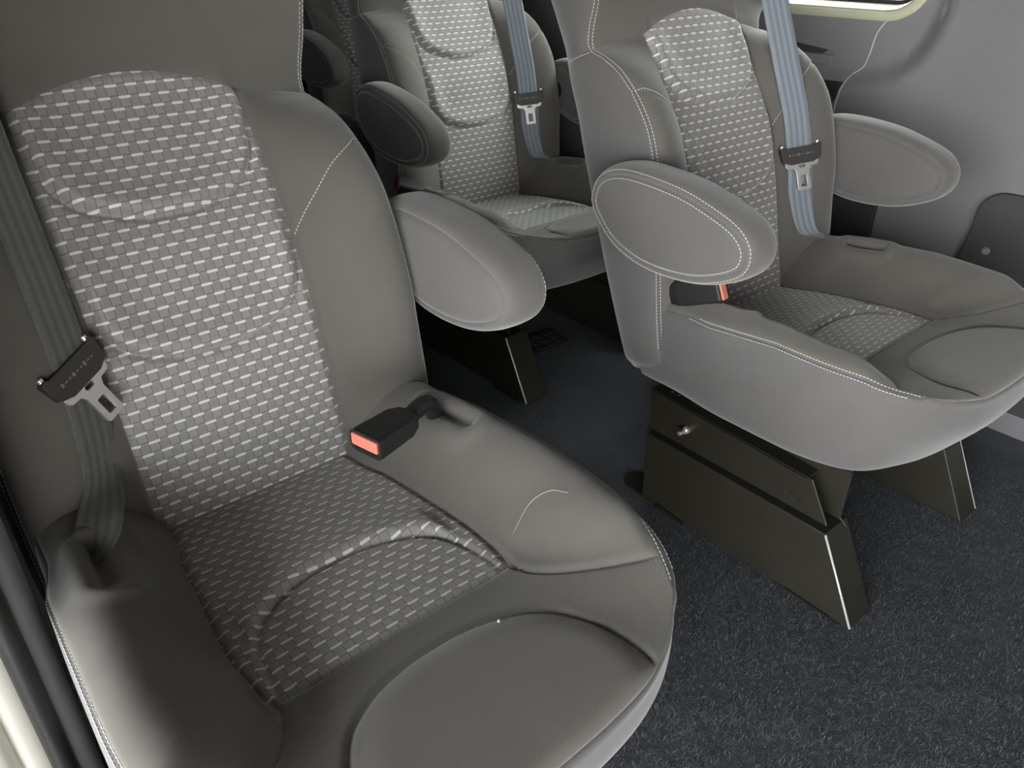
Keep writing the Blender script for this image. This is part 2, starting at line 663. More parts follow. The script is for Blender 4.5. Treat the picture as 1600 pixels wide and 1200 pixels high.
    for half in ([(0, 0.339), (0.038, 0.342), (0.090, 0.362), (0.110, 0.388), (0.1175, 0.420), (0.1195, 0.445)],
                 [(0, 0.182), (0.042, 0.185), (0.090, 0.202), (0.112, 0.226), (0.119, 0.255), (0.1205, 0.285)]):
        cv = sym_curve(half)
        d = poly_dist(YY, SS, cv)
        k_ = np.argsort(cv[:, 0])
        above = SS > np.interp(YY, cv[k_, 0], cv[k_, 1])
        fade = 1 - sst(np.abs(YY), 0.108, 0.1205)
        g = -0.0060 * gauss(d, 0.0034) * (0.35 + 0.65 * fade) + np.where(above, 0.0075 * (1 - gauss(d, 0.007)) * gauss(d - 0.010, 0.026), -0.0015 * gauss(d, 0.02)) * fade
        disp += np.where(ins, g, 0)
    # soft seam across the bolsters
    for sg in (-1, 1):
        ay = YY * sg
        sc = np.interp(ay, SEAM_Y, SEAM_S)
        m = np.zeros(P.shape[1])
        if sg > 0:
            m[ci:cb + 1] = 1
        else:
            m[cB:cI + 1] = 1
        disp += -0.0020 * gauss(SS - sc, 0.004) * m[None]
    P = P + Nrm * disp[..., None]
    Nrm2 = grid_normals(P)
    if Nrm2[100, nK][0] < 0:
        Nrm2 = -Nrm2
    UV = np.stack([arc - arc[:, nK:nK + 1], SS], -1)
    flip = np.cross(P[100, nK + 1] - P[100, nK], P[101, nK] - P[100, nK])[0] < 0
    R = {}
    jt = JT - 1
    g = lambda nm, js, cs_, mat: grid_mesh(nm, P[js, cs_], UV[js, cs_], mat, flip)
    R['insert_panel'] = g('insert_panel', slice(0, jt + 1), slice(cI, ci + 1), M_INS)
    R['bolster'] = [g('bolster', slice(0, jt + 1), slice(cB, cI + 1), M_BOL), g('bolster', slice(0, jt + 1), slice(ci, cb + 1), M_BOL)]
    R['headrest'] = g('headrest', slice(jt, None), slice(cB, cb + 1), M_BOL)
    R['side_panel'] = [g('side_panel', slice(0, jt + 1), slice(cS, cB + 1), M_SIDE), g('side_panel', slice(0, jt + 1), slice(cb, cs + 1), M_SIDE)]
    # shell: back plus upper sides, closed at the bottom
    nr_ = P.shape[0]
    vb, fb, ub = [], [], []

    def addg(js, cs_):
        p = P[js, cs_]
        o = len(vb)
        vb.extend(p.reshape(-1, 3))
        ub.extend(UV[js, cs_].reshape(-1, 2))
        fb.extend((grid_faces(p.shape[0], p.shape[1], flip=flip) + o).tolist())
    addg(slice(0, None), slice(0, cS + 1))
    addg(slice(0, None), slice(cs, None))
    addg(slice(jt, None), slice(cS, cB + 1))
    addg(slice(jt, None), slice(cb, cs + 1))
    o = len(vb)
    ring = P[0]
    vb.extend(ring)
    ub.extend(UV[0])
    ctr = ring.mean(0)
    vb.append(ctr)
    ub.append((0, 0))
    for i in range(len(ring) - 1):
        fb.append((o + i, o + i + 1, o + len(ring)))
    R['shell'] = mesh('backrest', vb, fb, M_SIDE, ub)
    # stitching
    mb = MB()
    js = slice(14, None)
    for cc, sg in ((cB, -1), (cb, 1)):
        for d in (-0.0036, 0.0036):
            pth, nn = walk(P[js], Nrm2[js], cc, d)
            stitches(mb, pth[:-12], nn[:-12])
    for a, bb in ((cS, cB), (cb, cs)):
        stitches(mb, P[jt - 2, a:bb], Nrm2[jt - 2, a:bb])
    # cross seam of the bolsters
    for sg, a, bb in ((-1, cB, cI), (1, ci, cb)):
        pts, nn = [], []
        for c_ in range(a + 1, bb):
            sc = np.interp(YY[80, c_] * sg, SEAM_Y, SEAM_S)
            j = int(np.argmin(np.abs(SS[:jt, c_] - sc)))
            f = (sc - SS[j, c_])
            pts.append(P[j, c_] + (P[j + 1, c_] - P[j, c_]) * f / (SS[j + 1, c_] - SS[j, c_]))
            nn.append(Nrm2[j, c_])
        stitches(mb, pts, nn, 0.0046, 0.0028, 0.00045)
    R['stitching'] = mb.data('stitching', M_THREAD)
    R['P'], R['N'] = P, Nrm2
    R['SS'] = SS
    return R


# ------------------------------------------------------------------ cushion surface (frame: x forward from the joint, y across, z above the floor)
def build_cushion():
    a_, b_, p_ = 0.250, 0.252, 2.8
    xc = 0.280
    k45 = 2 ** (-1 / p_)
    x45, y45 = xc + a_ * k45, b_ * k45
    ti = np.linspace(0, 1, 53)
    tb = clus(32)
    FI = 0.515
    un = np.concatenate([ti * FI, FI + tb[1:] * (1 - FI)])
    nI = 52
    nU = len(un) - 1
    JB, JF = 150, 60
    xb = np.where(un <= FI, 0.312 + 0.006 * (un / FI) ** 2, 0.318 + 0.122 * np.clip((un - FI) / (1 - FI), 0, 1) ** 0.5)
    yF = un * y45
    xF = xc + a_ * (1 - (yF / b_) ** p_) ** (1 / p_)
    jf = np.linspace(0, 1, JB)[:, None]
    X1 = -0.03 + (xb[None] + 0.03) * jf
    kf = (np.linspace(0, 1, JF + 1)[1:, None])
    kf = 1 - (1 - kf) ** 1.25
    X2 = xb[None] + (xF[None] - xb[None]) * kf
    X = np.vstack([X1, X2])
    xs = X[:, -1:]
    ys = b_ * (1 - (np.clip(xs - xc, 0, None) / a_) ** p_) ** (1 / p_)
    ys = ys * (1 - 0.045 * (1 - sst(xs, 0.06, 0.13)))
    fi = np.interp(X, [0.0, 0.32], [0.470, 0.580])
    Y = ys * np.where(un[None] <= FI, un[None] / FI * fi, fi + (un[None] - FI) / (1 - FI) * (1 - fi))
    fr = np.vstack([np.zeros((JB, 1)), np.linspace(0, 1, JF + 1)[1:, None]])  # fraction through the front panel
    zc = ZJ + 0.070 * X + 0.020 * sst(X, 0.30, 0.42)
    zc = zc + 0.004 * np.sin(np.clip(X / 0.32, 0, 1) * math.pi)
    # front edge rolls over
    ed = np.clip((xF[None] - X) / 0.085, 0, 1)
    zc = zc - 0.020 * (1 - np.sqrt(1 - (1 - ed) ** 2))
    zseam = np.interp(X[:, -1:], [-0.03, 0.08, 0.25, 0.40, x45], [0.395, 0.405, 0.420, 0.418, 0.405])
    crest = np.interp(X[:, -1:], [-0.03, 0.06, 0.2, 0.36, 0.43, x45], [0.030, 0.034, 0.030, 0.022, 0.008, 0.0])
    tt = np.clip((un - FI) / (1 - FI), 0, 1)[None]
    z0 = zc[:, nI:nI + 1]
    Zb = (z0 * (1 - tt) ** 3 + 3 * (z0 + crest * 1.0 + 0.35 * (zseam + 0.02 - z0)) * tt * (1 - tt) ** 2 +
          3 * (np.maximum(zseam, z0 - 0.02) + 0.014 + crest) * tt ** 2 * (1 - tt) + zseam * tt ** 3)
    Z = np.where(un[None] <= FI, zc, Zb)
    # the bolsters roll down to their front seam; ahead of it the front panel is one soft sheet
    bow = np.clip((Y - 0.085) / (ys - 0.085), 0, 1) ** 2
    Zsm = zc + (Z[:, -1:] - zc) * bow
    wz = np.where(np.arange(X.shape[0])[:, None] >= JB, 1.0, 1 - sst(xb[None] - X, 0.0, 0.065))
    wz = wz * np.where(un[None] <= FI, sst(un[None], FI * 0.6, FI) * 0 + np.where(np.arange(X.shape[0])[:, None] >= JB, 1.0, 0.0), 1.0)
    Z = Z * (1 - wz) + Zsm * wz
    # meet the rounded front rim
    rim = np.interp(un, [0, 0.5, 0.8, 1.0], [0.386, 0.388, 0.395, 0.403])[None]
    Z = Z + (rim - Z[-1:]) * sst(fr, 0.2, 1.0) ** 2
    full = lambda A, sg=1: np.concatenate([sg * A[:, :0:-1], A], 1)
    XX, YY, ZZ = full(X), full(Y, -1), full(Z)
    P = np.stack([XX, YY, ZZ], -1)
    cI, ci = nU - nI, nU + nI
    nC = P.shape[1]
    Nrm = grid_normals(P)
    if Nrm[60, nU][2] < 0:
        Nrm = -Nrm
    arc = np.zeros(P.shape[:2])
    arc[:, 1:] = np.cumsum(np.linalg.norm(np.diff(P, axis=1), axis=2), 1)
    disp = np.zeros(P.shape[:2])
    for cc in (cI, ci):
        g = -0.0042 * gauss(np.abs(arc - arc[:, cc:cc + 1]), 0.003)
        g[JB:] = 0
        disp += g
    dj = poly_dist(YY, XX, np.stack([YY[JB - 1], XX[JB - 1]], 1))
    dr0 = np.minimum(np.abs(arc - arc[:, :1]), np.abs(arc - arc[:, -1:]))
    keep = sst(dr0, 0.003, 0.018)
    disp += -0.0036 * gauss(dj, 0.003) * keep
    # puffed bolster end
    bm = (np.abs(np.arange(nC) - nU) > nI)[None]
    disp += np.where(bm & (XX <= XX[JB - 1:JB]), 0.006 * gauss(dj - 0.03, 0.03) * keep, 0)
    # arc in the insert
    cv = sym_curve([(0, 0.185), (0.042, 0.189), (0.087, 0.208), (0.110, 0.236), (0.120, 0.275), (0.124, 0.315)])
    d = poly_dist(YY, XX, cv)
    k_ = np.argsort(cv[:, 0])
    behind = XX < np.interp(YY, cv[k_, 0], cv[k_, 1])
    insm = (np.abs(np.arange(nC) - nU) <= nI)[None] & (np.arange(P.shape[0]) < JB)[:, None]
    fade = 1 - sst(np.abs(YY), 0.108, 0.124)
    disp += np.where(insm, -0.0060 * gauss(d, 0.0036) * (0.4 + 0.6 * fade) +
                     np.where(behind, 0.0062 * (1 - gauss(d, 0.007)) * gauss(d - 0.012, 0.028), -0.0015 * gauss(d - 0.02, 0.03)) * fade, 0)
    # gathers along the side seam of the insert
    de = np.minimum(np.abs(arc - arc[:, cI:cI + 1]), np.abs(arc - arc[:, ci:ci + 1]))
    disp += np.where(insm, 0.0005 * gauss(de - 0.007, 0.008) * np.sin(XX * 2 * math.pi / 0.0155 + 3 * np.sin(XX * 40)), 0)
    # dome seam on the front panel
    cv = sym_curve([(0, 0.361), (0.035, 0.364), (0.070, 0.376), (0.103, 0.402), (0.124, 0.445), (0.129, 0.485), (0.128, 0.530)])
    d = poly_dist(YY, XX, cv)
    k_ = np.argsort(cv[:, 0])
    inside = (XX > np.interp(YY, cv[k_, 0], cv[k_, 1])) & (np.abs(YY) < 0.1295)
    frm = (np.arange(P.shape[0]) >= JB)[:, None]
    keepf = sst(np.linalg.norm(P - P[-1:], axis=2), 0.002, 0.014)
    disp += keepf * np.where(frm, -0.0036 * gauss(d, 0.0030) + np.where(inside, 0.006 * (1 - gauss(d, 0.016)), 0.0), 0)
    # slits for belt and buckle at the rear of the bolsters
    for sg in (-1, 1):
        ax, ay, bx, by = 0.085, 0.198, 0.155, 0.203
        tx = np.clip((XX - ax) / (bx - ax), 0, 1)
        dd = np.hypot(XX - (ax + tx * (bx - ax)), YY * sg - (ay + tx * (by - ay)))
        disp += -0.016 * gauss(dd, 0.0065) * (0.4 + 0.6 * (1 - tx)) + 0.005 * gauss(dd - 0.018, 0.010)
    # rim groove
    dr = np.minimum(np.abs(arc - arc[:, :1]), np.abs(arc - arc[:, -1:]))
    drf = np.linalg.norm(P - P[-1:], axis=2)
    dcr = np.minimum(np.linalg.norm(P - P[-1, 0], axis=2), np.linalg.norm(P - P[-1, -1], axis=2))
    disp += -0.0045 * gauss(np.minimum(dr, drf), 0.0030) * sst(dcr, 0.002, 0.016)
    P = P + Nrm * disp[..., None]
    N2 = grid_normals(P)
    if N2[60, nU][2] < 0:
        N2 = -N2
    vj = np.zeros(P.shape[:2])
    vj[1:] = np.cumsum(np.linalg.norm(np.diff(P, axis=0), axis=2), 0)
    UV = np.stack([arc - arc[:, nU:nU + 1], 0.4 * vj + 0.6 * (XX + 0.03) * 1.03], -1)
    flip = np.cross(P[60, nU + 1] - P[60, nU], P[61, nU] - P[60, nU])[2] < 0
    R = {}
    jb = JB - 1
    g = lambda nm, js, cs_, mat: grid_mesh(nm, P[js, cs_], UV[js, cs_], mat, flip)
    R['insert_panel'] = g('insert_panel', slice(0, jb + 1), slice(cI, ci + 1), M_INS)
    R['bolster'] = [g('bolster', slice(0, jb + 1), slice(0, cI + 1), M_BOL), g('bolster', slice(0, jb + 1), slice(ci, nC), M_BOL)]
    R['front_panel'] = g('front_panel', slice(jb, None), slice(0, nC), M_BOL)
    # skirt around the perimeter
    per = np.concatenate([P[:-1, 0], P[-1, :], P[-2::-1, -1]])
    nper = np.concatenate([N2[:-1, 0], N2[-1, :], N2[-2::-1, -1]])
    d = np.r_[0, np.cumsum(np.linalg.norm(np.diff(per, axis=0), axis=1))]
    K = 260
    q = np.linspace(0, d[-1], K)
    per = np.stack([np.interp(q, d, per[:, k]) for k in range(3)], 1)
    nper = np.stack([np.interp(q, d, nper[:, k]) for k in range(3)], 1)
    per_s = per.copy()
    for _ in range(60):
        per_s[1:-1] = (per_s[:-2] + 2 * per_s[1:-1] + per_s[2:]) / 4
    tg = np.gradient(per_s[:, :2], axis=0)
    for _ in range(8):
        tg[1:-1] = (tg[:-2] + tg[1:-1] * 2 + tg[2:]) / 4
    out = np.stack([tg[:, 1], -tg[:, 0]], 1)
    out /= np.linalg.norm(out, axis=1, keepdims=True)
    if out[K // 2][0] < 0:
        out = -out
    # per[0] is at y<0 rear; make sure it points outwards
    prof = [(0.000, 0.0), (0.0030, 0.012), (0.0050, 0.05), (0.0060, 0.16), (0.0068, 0.35), (0.0065, 0.55), (0.004, 0.75),
            (-0.001, 0.88), (-0.011, 0.965), (-0.030, 1.0), (-0.10, 1.0)]
    prof = catmull(np.array(prof), 4)
    frontness = np.clip(out[:, 0], 0, 1)
    zbot = 0.252 + 0.010 * frontness
    rows = []
    for o_, t_ in prof:
        w_ = float(sst(t_, 0.0, 0.10))
        base = per * (1 - w_) + per_s * w_
        z = base[:, 2] + (zbot - base[:, 2]) * t_
        o2 = o_ - 0.045 * frontness * sst(t_, 0.25, 1.0)
        rows.append(np.concatenate([base[:, :2] + out * o2[:, None], z[:, None]], 1))
    SK = np.stack(rows, 0)
    ks = np.abs(prof[:, 1])
    uvs = np.stack(np.broadcast_arrays(q[None], (ks * 0.15)[:, None]), -1)
    nn = grid_normals(SK)
    fl = (np.cross(SK[8, K // 2 + 1] - SK[8, K // 2], SK[9, K // 2] - SK[8, K // 2]))[0] < 0
    R['skirt'] = grid_mesh('cushion', SK, uvs, M_SIDE, fl)
    if nn[10, K // 2][0] < 0:
        nn = -nn
    mb = MB()
    sel = [slice(0, 88), slice(K - 88, K)]
    for s_ in sel:
        # lower row on the skirt
        row = SK[4, s_]
        stitches(mb, row[18:], nn[4, s_][18:]) if s_.start == 0 else stitches(mb, row[:-18], nn[4, s_][:-18])
    for cc, dd in ((0, 0.0042), (nC - 1, -0.0042)):
        pth, n3 = walk(P[40:-22], N2[40:-22], cc, dd)
        stitches(mb, pth, n3)
    R['stitching'] = mb.data('stitching', M_THREAD)
    R['P'], R['N'] = P, N2
    return R


# ------------------------------------------------------------------ armrest (frame of the backrest: x = n, z = s)
def build_armrest(outer):
    th = math.radians(21.9)
    pts = [(-0.103, 0.269), (-0.087, 0.312), (-0.037, 0.333), (0.055, 0.330), (0.120, 0.316), (0.170, 0.296), (0.192, 0.264), (0.178, 0.226),
           (0.110, 0.195), (0.025, 0.188), (-0.040, 0.203), (-0.080, 0.232)]
    q = []
    for x, z in pts:
        q.append((x * math.cos(th) + z * math.sin(th), -x * math.sin(th) + z * math.cos(th)))
    loop = resample(catmull(np.array(q), 12, True), 150, True)
    c = loop.mean(0)
    tg = np.roll(loop, -1, 0) - np.roll(loop, 1, 0)
    nrm = np.stack([tg[:, 1], -tg[:, 0]], 1)
    nrm /= np.linalg.norm(nrm, axis=1, keepdims=True)
    if ((loop - c) * nrm).sum() < 0:
        nrm = -nrm
    HW = 0.035
    seam = 0.0145  # inset of the face seam
    # rings as (inset, y)
    yf = HW - 0.0035

    def ring(ins, y):
        return np.stack([loop[:, 0] - nrm[:, 0] * ins, np.full(len(loop), y), loop[:, 1] - nrm[:, 1] * ins], 1)

    crown = []
    ang = np.linspace(-1, 1, 23)
    for a in ang:
        y = yf * math.sin(a * math.pi / 2) if abs(a) < 1 else yf * a
        ins = seam * (1 - math.cos(a * math.pi / 2)) ** 1.3
        crown.append(ring(ins, y))
    # groove lips
    crown = [ring(seam + 0.0006, -yf + 0.003)] + crown[1:-1] + [ring(seam + 0.0006, yf - 0.003)]
    CR = np.stack(crown, 0)
    arc = np.r_[0, np.cumsum(np.linalg.norm(np.diff(np.vstack([loop, loop[:1]]), axis=0), axis=1))][:-1]
    UV = np.stack(np.broadcast_arrays(arc[None], (np.arange(len(crown)) * 0.004)[:, None]), -1)
    R = {}
    nn = np.cross(CR[10, 1] - CR[10, 0], CR[11, 0] - CR[10, 0])
    fl = (nn[0] * nrm[0, 0] + nn[2] * nrm[0, 1]) < 0
    R['crown'] = grid_mesh('armrest', CR, UV, M_CROWN, flip=fl, closed=True)
    faces = []
    for sg in (-1, 1):
        rings = []
        for k, (ins_, yy) in enumerate([(seam + 0.0004, yf - 0.003), (seam + 0.0022, yf - 0.0006), (seam + 0.0045, yf + 0.0010), (seam + 0.0075, yf + 0.0026)]):
            rings.append(ring(ins_, sg * yy))
        base = rings[-1]
        cc = base.mean(0)
        for f in np.linspace(1, 0.12, 9)[1:]:
            rr = cc + (base - cc) * f
            rr[:, 1] = sg * (yf + 0.0026 + 0.0016 * (1 - f * f))
            rings.append(rr)
        G = np.stack(rings, 0)
        uv = np.stack([G[..., 0], G[..., 2]], -1)
        n_ = np.cross(G[5, 1] - G[5, 0], G[6, 0] - G[5, 0])[1]
        nr_, nc_ = G.shape[:2]
        ff = grid_faces(nr_, nc_, True, n_ * sg < 0).tolist()
        cap = list(range((nr_ - 1) * nc_, nr_ * nc_))
        ff.append(cap[::-1] if n_ * sg < 0 else cap)
        faces.append(mesh('side_panel', G.reshape(-1, 3), ff, M_SIDE, uv.reshape(-1, 2)))
    R['face'] = faces
    mb = MB()
    sg = outer
    yv = np.array([[0, sg, 0]])
    pr = ring(seam + 0.0042, sg * (yf + 0.0006))
    pr = np.vstack([pr, pr[:1]])
    stitches(mb, pr, np.repeat(yv, len(pr), 0))
    k = 3
    rr = CR[-1 - k] if sg > 0 else CR[k]
    nv = np.stack([nrm[:, 0], np.full(len(loop), sg * 0.9), nrm[:, 1]], 1)
    rr = np.vstack([rr, rr[:1]])
    nv = np.vstack([nv, nv[:1]])
    stitches(mb, rr, nv)
    R['stitching'] = mb.data('stitching', M_THREAD)
    return R


# ------------------------------------------------------------------ the setting
# wall_left is the far side of the van, wall_right the door side
FLOOR_X0, FLOOR_X1, FLOOR_Y0, FLOOR_Y1 = -3.3, 1.6, -0.15, 1.80
mb = MB()
mb.box(((FLOOR_X0 + FLOOR_X1) / 2, (FLOOR_Y0 + FLOOR_Y1) / 2, -0.03), (FLOOR_X1 - FLOOR_X0, FLOOR_Y1 - FLOOR_Y0, 0.06))
floor = structure('floor', mb.data('floor', M_CARPET))


def fibres(name, n, mat, x0, x1, y0, y1, hmax):
    x = rng.uniform(x0, x1, n)
    y = rng.uniform(y0, y1, n)
    clump = np.sin(x * 37 + np.sin(y * 23) * 2) + np.sin(y * 41 + np.sin(x * 29) * 2)
    ang = clump * 0.6 + rng.normal(0, 1.6, n)
    L = rng.uniform(0.004, 0.014, n) * (0.8 + 0.25 * clump)
    hh = rng.uniform(0.0015, hmax, n)
    w = 0.00030
    dx, dy = np.cos(ang), np.sin(ang)
    px, py = -dy * w, dx * w
    V = np.zeros((n, 6, 3))
    bend = rng.normal(0, 0.35, n)
    for k, (t, z) in enumerate(((0, 0.0), (0.5, 0.8), (1.0, 1.0))):
        cx = x + dx * L * t - dy * bend * L * t * t
        cy = y + dy * L * t + dx * bend * L * t * t
        V[:, 2 * k] = np.stack([cx - px, cy - py, hh * z], 1)
        V[:, 2 * k + 1] = np.stack([cx + px, cy + py, hh * z], 1)
    base = np.arange(n)[:, None] * 6
    F = np.concatenate([base + np.array([[0, 1, 3, 2]]), base + np.array([[2, 3, 5, 4]])], 0)
    me = bpy.data.meshes.new(name)
    me.from_pydata(V.reshape(-1, 3).tolist(), [], F.tolist())
    me.materials.append(mat)
    o = link_obj(name, me, floor)
    o['kind'] = 'stuff'
    return o


fibres('carpet_fibres', 60000, M_FIBRE, -0.75, 0.15, 0.30, 1.5, 0.005)
fibres('carpet_pile', 60000, M_FIBRE_D, -0.9, 0.15, 0.25, 1.6, 0.006)

mb = MB()
mb.box((-0.85, 0.825, 1.53), (4.9, 2.1, 0.06))
structure('ceiling', mb.data('ceiling', M_HEADL))
mb = MB()
mb.box((-3.33, 0.825, 0.75), (0.06, 2.1, 1.5))
structure('wall_rear', mb.data('wall_rear', M_TRIMD))
mb = MB()
mb.box((1.63, 0.825, 0.75), (0.06, 2.1, 1.5))
structure('wall_front', mb.data('wall_front', M_TRIMD))
mb = MB()
mb.box((-1.945, -0.16, 0.75), (2.71, 0.06, 1.5))
mb.box((1.50, -0.16, 0.75), (0.2, 0.06, 1.5))
mb.box((0.43, -0.16, 1.41), (1.96, 0.06, 0.18))
structure('wall_right', mb.data('wall_right', M_TRIMD))
mb = MB()
mb.box((0, 0, -0.45), (40, 40, 0.1))
structure('ground', mb.data('ground', M_GROUND))
# unseen roof added overhead to cut high sky, so daylight comes in low
mb = MB()
mb.box((0, -0.4, 2.05), (9.0, 4.8, 0.1))
structure('unseen_shade_roof', mb.data('unseen_shade_roof', M_TRIMD))

# far wall: a relief surface with a proud upper band around the window
WY = 1.745


def wall_z(x, z):
    """how far the trim stands into the room"""
    # upper window surround stands proud inside a curved outline
    cv = catmull(np.array([(-3.4, 0.648), (-1.6, 0.648), (-0.98, 0.648), (-0.89, 0.651), (-0.82, 0.668), (-0.772, 0.705), (-0.746, 0.755), (-0.735, 0.82), (-0.732, 0.95), (-0.732, 1.6)]), 6)
    x, z = np.broadcast_arrays(np.asarray(x, float), np.asarray(z, float))
    d = poly_dist(x, z, cv)
    inside = (x < -0.732) & (z > np.interp(x, cv[:40, 0], cv[:40, 1]))
    r = 0.030 * (1 - sst(np.where(inside, d, -d), -0.030, 0.024))
    # the pillar beyond it swells into the room
    r = r + 0.030 * sst(x, -0.72, -0.42)
    # skirt leans in at the bottom
    return r


def wall_grid(x0, x1, z0, z1, nx, nz):
    x = np.linspace(x0, x1, nx)
    z = np.linspace(z0, z1, nz)
    XX, ZZ = np.meshgrid(x, z)
    return np.stack([XX, WY - wall_z(XX, ZZ), ZZ], -1)


vw, fw = [], []


def addw(G):
    o = len(vw)
    vw.extend(G.reshape(-1, 3).tolist())
    fw.extend((grid_faces(G.shape[0], G.shape[1]) + o).tolist())


WZ = 0.785
addw(wall_grid(-3.3, -0.79, 0.0, WZ, 120, 90))
addw(wall_grid(-0.79, 0.0, 0.0, 1.5, 110, 150))
addw(wall_grid(0.0, 1.6, 0.0, 1.5, 20, 20))
addw(wall_grid(-1.55, -0.79, 1.32, 1.5, 60, 6))
addw(wall_grid(-3.3, -1.55, WZ, 1.5, 40, 40))
wall_left = structure('wall_left', mesh('wall_left', vw, fw, M_TRIM))
# outer skin so daylight does not leak
mb = MB()
mb.box((-2.045, 1.83, 0.37), (2.51, 0.02, 0.80))
mb.box((-0.395, 1.83, 0.75), (0.79, 0.02, 1.5))
mb.box((0.8, 1.83, 0.75), (1.6, 0.02, 1.5))
mb.box((-2.045, 1.83, 1.41), (2.51, 0.02, 0.18))
mb.box((-2.42, 1.83, 1.04), (1.76, 0.02, 0.56))
mb.obj('outer_skin', M_CREAM, wall_left)

# window in the far wall with its sill and rounded corner trim
win = empty('window_1', (-1.5, 1.78, 0.79))
win['kind'] = 'structure'
mb = MB()
mb.box((0.33, 0.015, 0.27), (0.78, 0.004, 0.53))
mb.obj('pane', M_GLASS, win)
mb = MB()
cxw, czw, rw = 0.640, 0.066, 0.070
path = [(-1.8, czw - rw), (-0.5, czw - rw), (0.3, czw - rw)] + [(cxw + rw * math.cos(a), czw + rw * math.sin(a)) for a in np.linspace(-math.pi / 2, 0, 14)] + [(cxw + rw, 0.30), (cxw + rw, 0.53)]
path = np.array(path)
ptg = np.gradient(path, axis=0)
ptg /= np.linalg.norm(ptg, axis=1, keepdims=True)
inn = np.stack([-ptg[:, 1], ptg[:, 0]], 1)
sill_prof = [(-0.034, -0.022), (-0.040, -0.016), (-0.039, -0.006), (-0.032, 0.000), (0.0, 0.009), (0.03, 0.011)]
G = np.stack([np.stack([path[:, 0] + inn[:, 0] * o_, np.full(len(path), y_), path[:, 1] + inn[:, 1] * o_], 1) for y_, o_ in sill_prof], 0)
link_obj('window_sill', grid_mesh('window_sill', G, None, M_SILL), win)
sl_ = np.stack([path[:, 0] + inn[:, 0] * 0.012, np.full(len(path), 0.005), path[:, 1] + inn[:, 1] * 0.012], 1)
link_obj('window_seal', tube_mesh('window_seal', sl_, 0.006, M_SEAL), win)
arc = [(cxw + rw * math.cos(a), czw + rw * math.sin(a)) for a in np.linspace(0, -math.pi / 2, 14)] + [(cxw - 0.02, czw - rw - 0.006), (cxw + rw + 0.004, czw - rw - 0.006), (cxw + rw + 0.004, czw)]
mb = MB()
mb.prism(arc, -0.0345, 0.03)
mb.obj('corner_trim', M_TRIM, win)

# trim joint line, dark lower panels, pocket and socket on the far wall


def on_wall(x, z, off=0.0):
    return (x, WY - float(wall_z(np.array(x), np.array(z))) - off, z)


jl = catmull(np.array([(-0.842, 0.782), (-0.868, 0.745), (-0.876, 0.70), (-0.884, 0.672), (-0.905, 0.650), (-0.914, 0.60), (-0.920, 0.50)]), 10)
link_obj('panel_joint', tube_mesh('panel_joint', [on_wall(x, z, -0.0003) for x, z in jl], 0.0016, M_LINE), wall_left)


def wall_plate(name, poly, thick, mat, parent, bevel=0.003, off=0.0):
    ym = min(on_wall(x, z)[1] for x, z in poly) - off
    mb = MB()
    mb.prism(poly, ym - thick, WY + 0.05)
    return mb.obj(name, mat, parent, bevel=bevel)


pan = [(-0.20, 0.05), (-0.60, 0.05), (-0.575, 0.24), (-0.560, 0.36), (-0.553, 0.41)]
pan += [(-0.503 + 0.05 * math.cos(a), 0.44 + 0.05 * math.sin(a)) for a in np.linspace(math.pi, math.pi / 2, 8)] + [(-0.20, 0.50)]
kick = wall_plate('kick_panel', pan, 0.004, M_TRIMD, wall_left)
mb = MB()
ky = on_wall(-0.20, 0.4)[1]
kym = min(on_wall(x, z)[1] for x, z in pan) - 0.004
cx, cz = -0.513, 0.372
mb.cyl((cx, kym, cz), (cx, kym - 0.003, cz), 0.0085, 18, 0.0075)
mb.cyl((cx, kym - 0.003, cz), (cx, kym - 0.005, cz), 0.0055, 18, 0.004)
mb.obj('rivet', M_TRIM, kick, bevel=0.0006)
wall_plate('lower_panel', [(-0.765, 0.20), (-0.765, 0.42), (-1.35, 0.42), (-1.35, 0.20)], 0.012, M_TRIMD, wall_left)
# pocket with a small ledge
mb = MB()
y0 = on_wall(-0.98, 0.72)[1]
mb.prism([(-1.12, 0.716), (-0.956, 0.698), (-0.956, 0.690), (-1.12, 0.690)], y0 - 0.001, y0 + 0.03)
mb.prism([(-1.12, 0.668), (-0.957, 0.668), (-0.957, 0.690), (-1.12, 0.684)], y0 - 0.006, y0 + 0.03)
mb.obj('pull_pocket', M_TRIM, wall_left, bevel=0.002)
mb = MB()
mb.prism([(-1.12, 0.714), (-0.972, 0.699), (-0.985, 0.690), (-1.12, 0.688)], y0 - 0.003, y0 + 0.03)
mb.obj('pocket_shadow', M_TRIMD, wall_left)  # dark wedge standing in for the shade inside the pocket
y1 = on_wall(-0.96, 0.60)[1]
mb = MB()
mb.prism([(-1.00, 0.640), (-0.912, 0.640), (-0.916, 0.612), (-0.926, 0.586), (-1.00, 0.586)], y1 - 0.004, y1 + 0.03)
sock = mb.obj('socket', M_BLACK, wall_left, bevel=0.002)
mb = MB()
mb.cyl((-0.945, y1 - 0.004, 0.612), (-0.945, y1 - 0.010, 0.612), 0.014, 20)
mb.obj('socket_ring', M_BLACK, sock, bevel=0.0015)

# door pillar beside the near seat (vertical profile in plan, leaning a little)
PIL = [(-0.700, -0.0135), (-0.660, -0.0130), (-0.640, -0.0155), (-0.628, -0.0215), (-0.622, -0.0300)]
TRI = [(-0.622, -0.0300), (-0.624, -0.0305)]
SEA = [(-0.624, -0.0305), (-0.612, -0.0315), (-0.603, -0.0345), (-0.600, -0.0385), (-0.604, -0.0430), (-0.616, -0.0450)]
BOD = [(-0.618, -0.0445), (-0.612, -0.0480), (-0.607, -0.0540), (-0.605, -0.0600), (-0.610, -0.0640)]
BO2 = [(-0.625, -0.0640), (-0.612, -0.0680), (-0.598, -0.0720), (-0.590, -0.0800), (-0.585, -0.10), (-0.60, -0.19)]


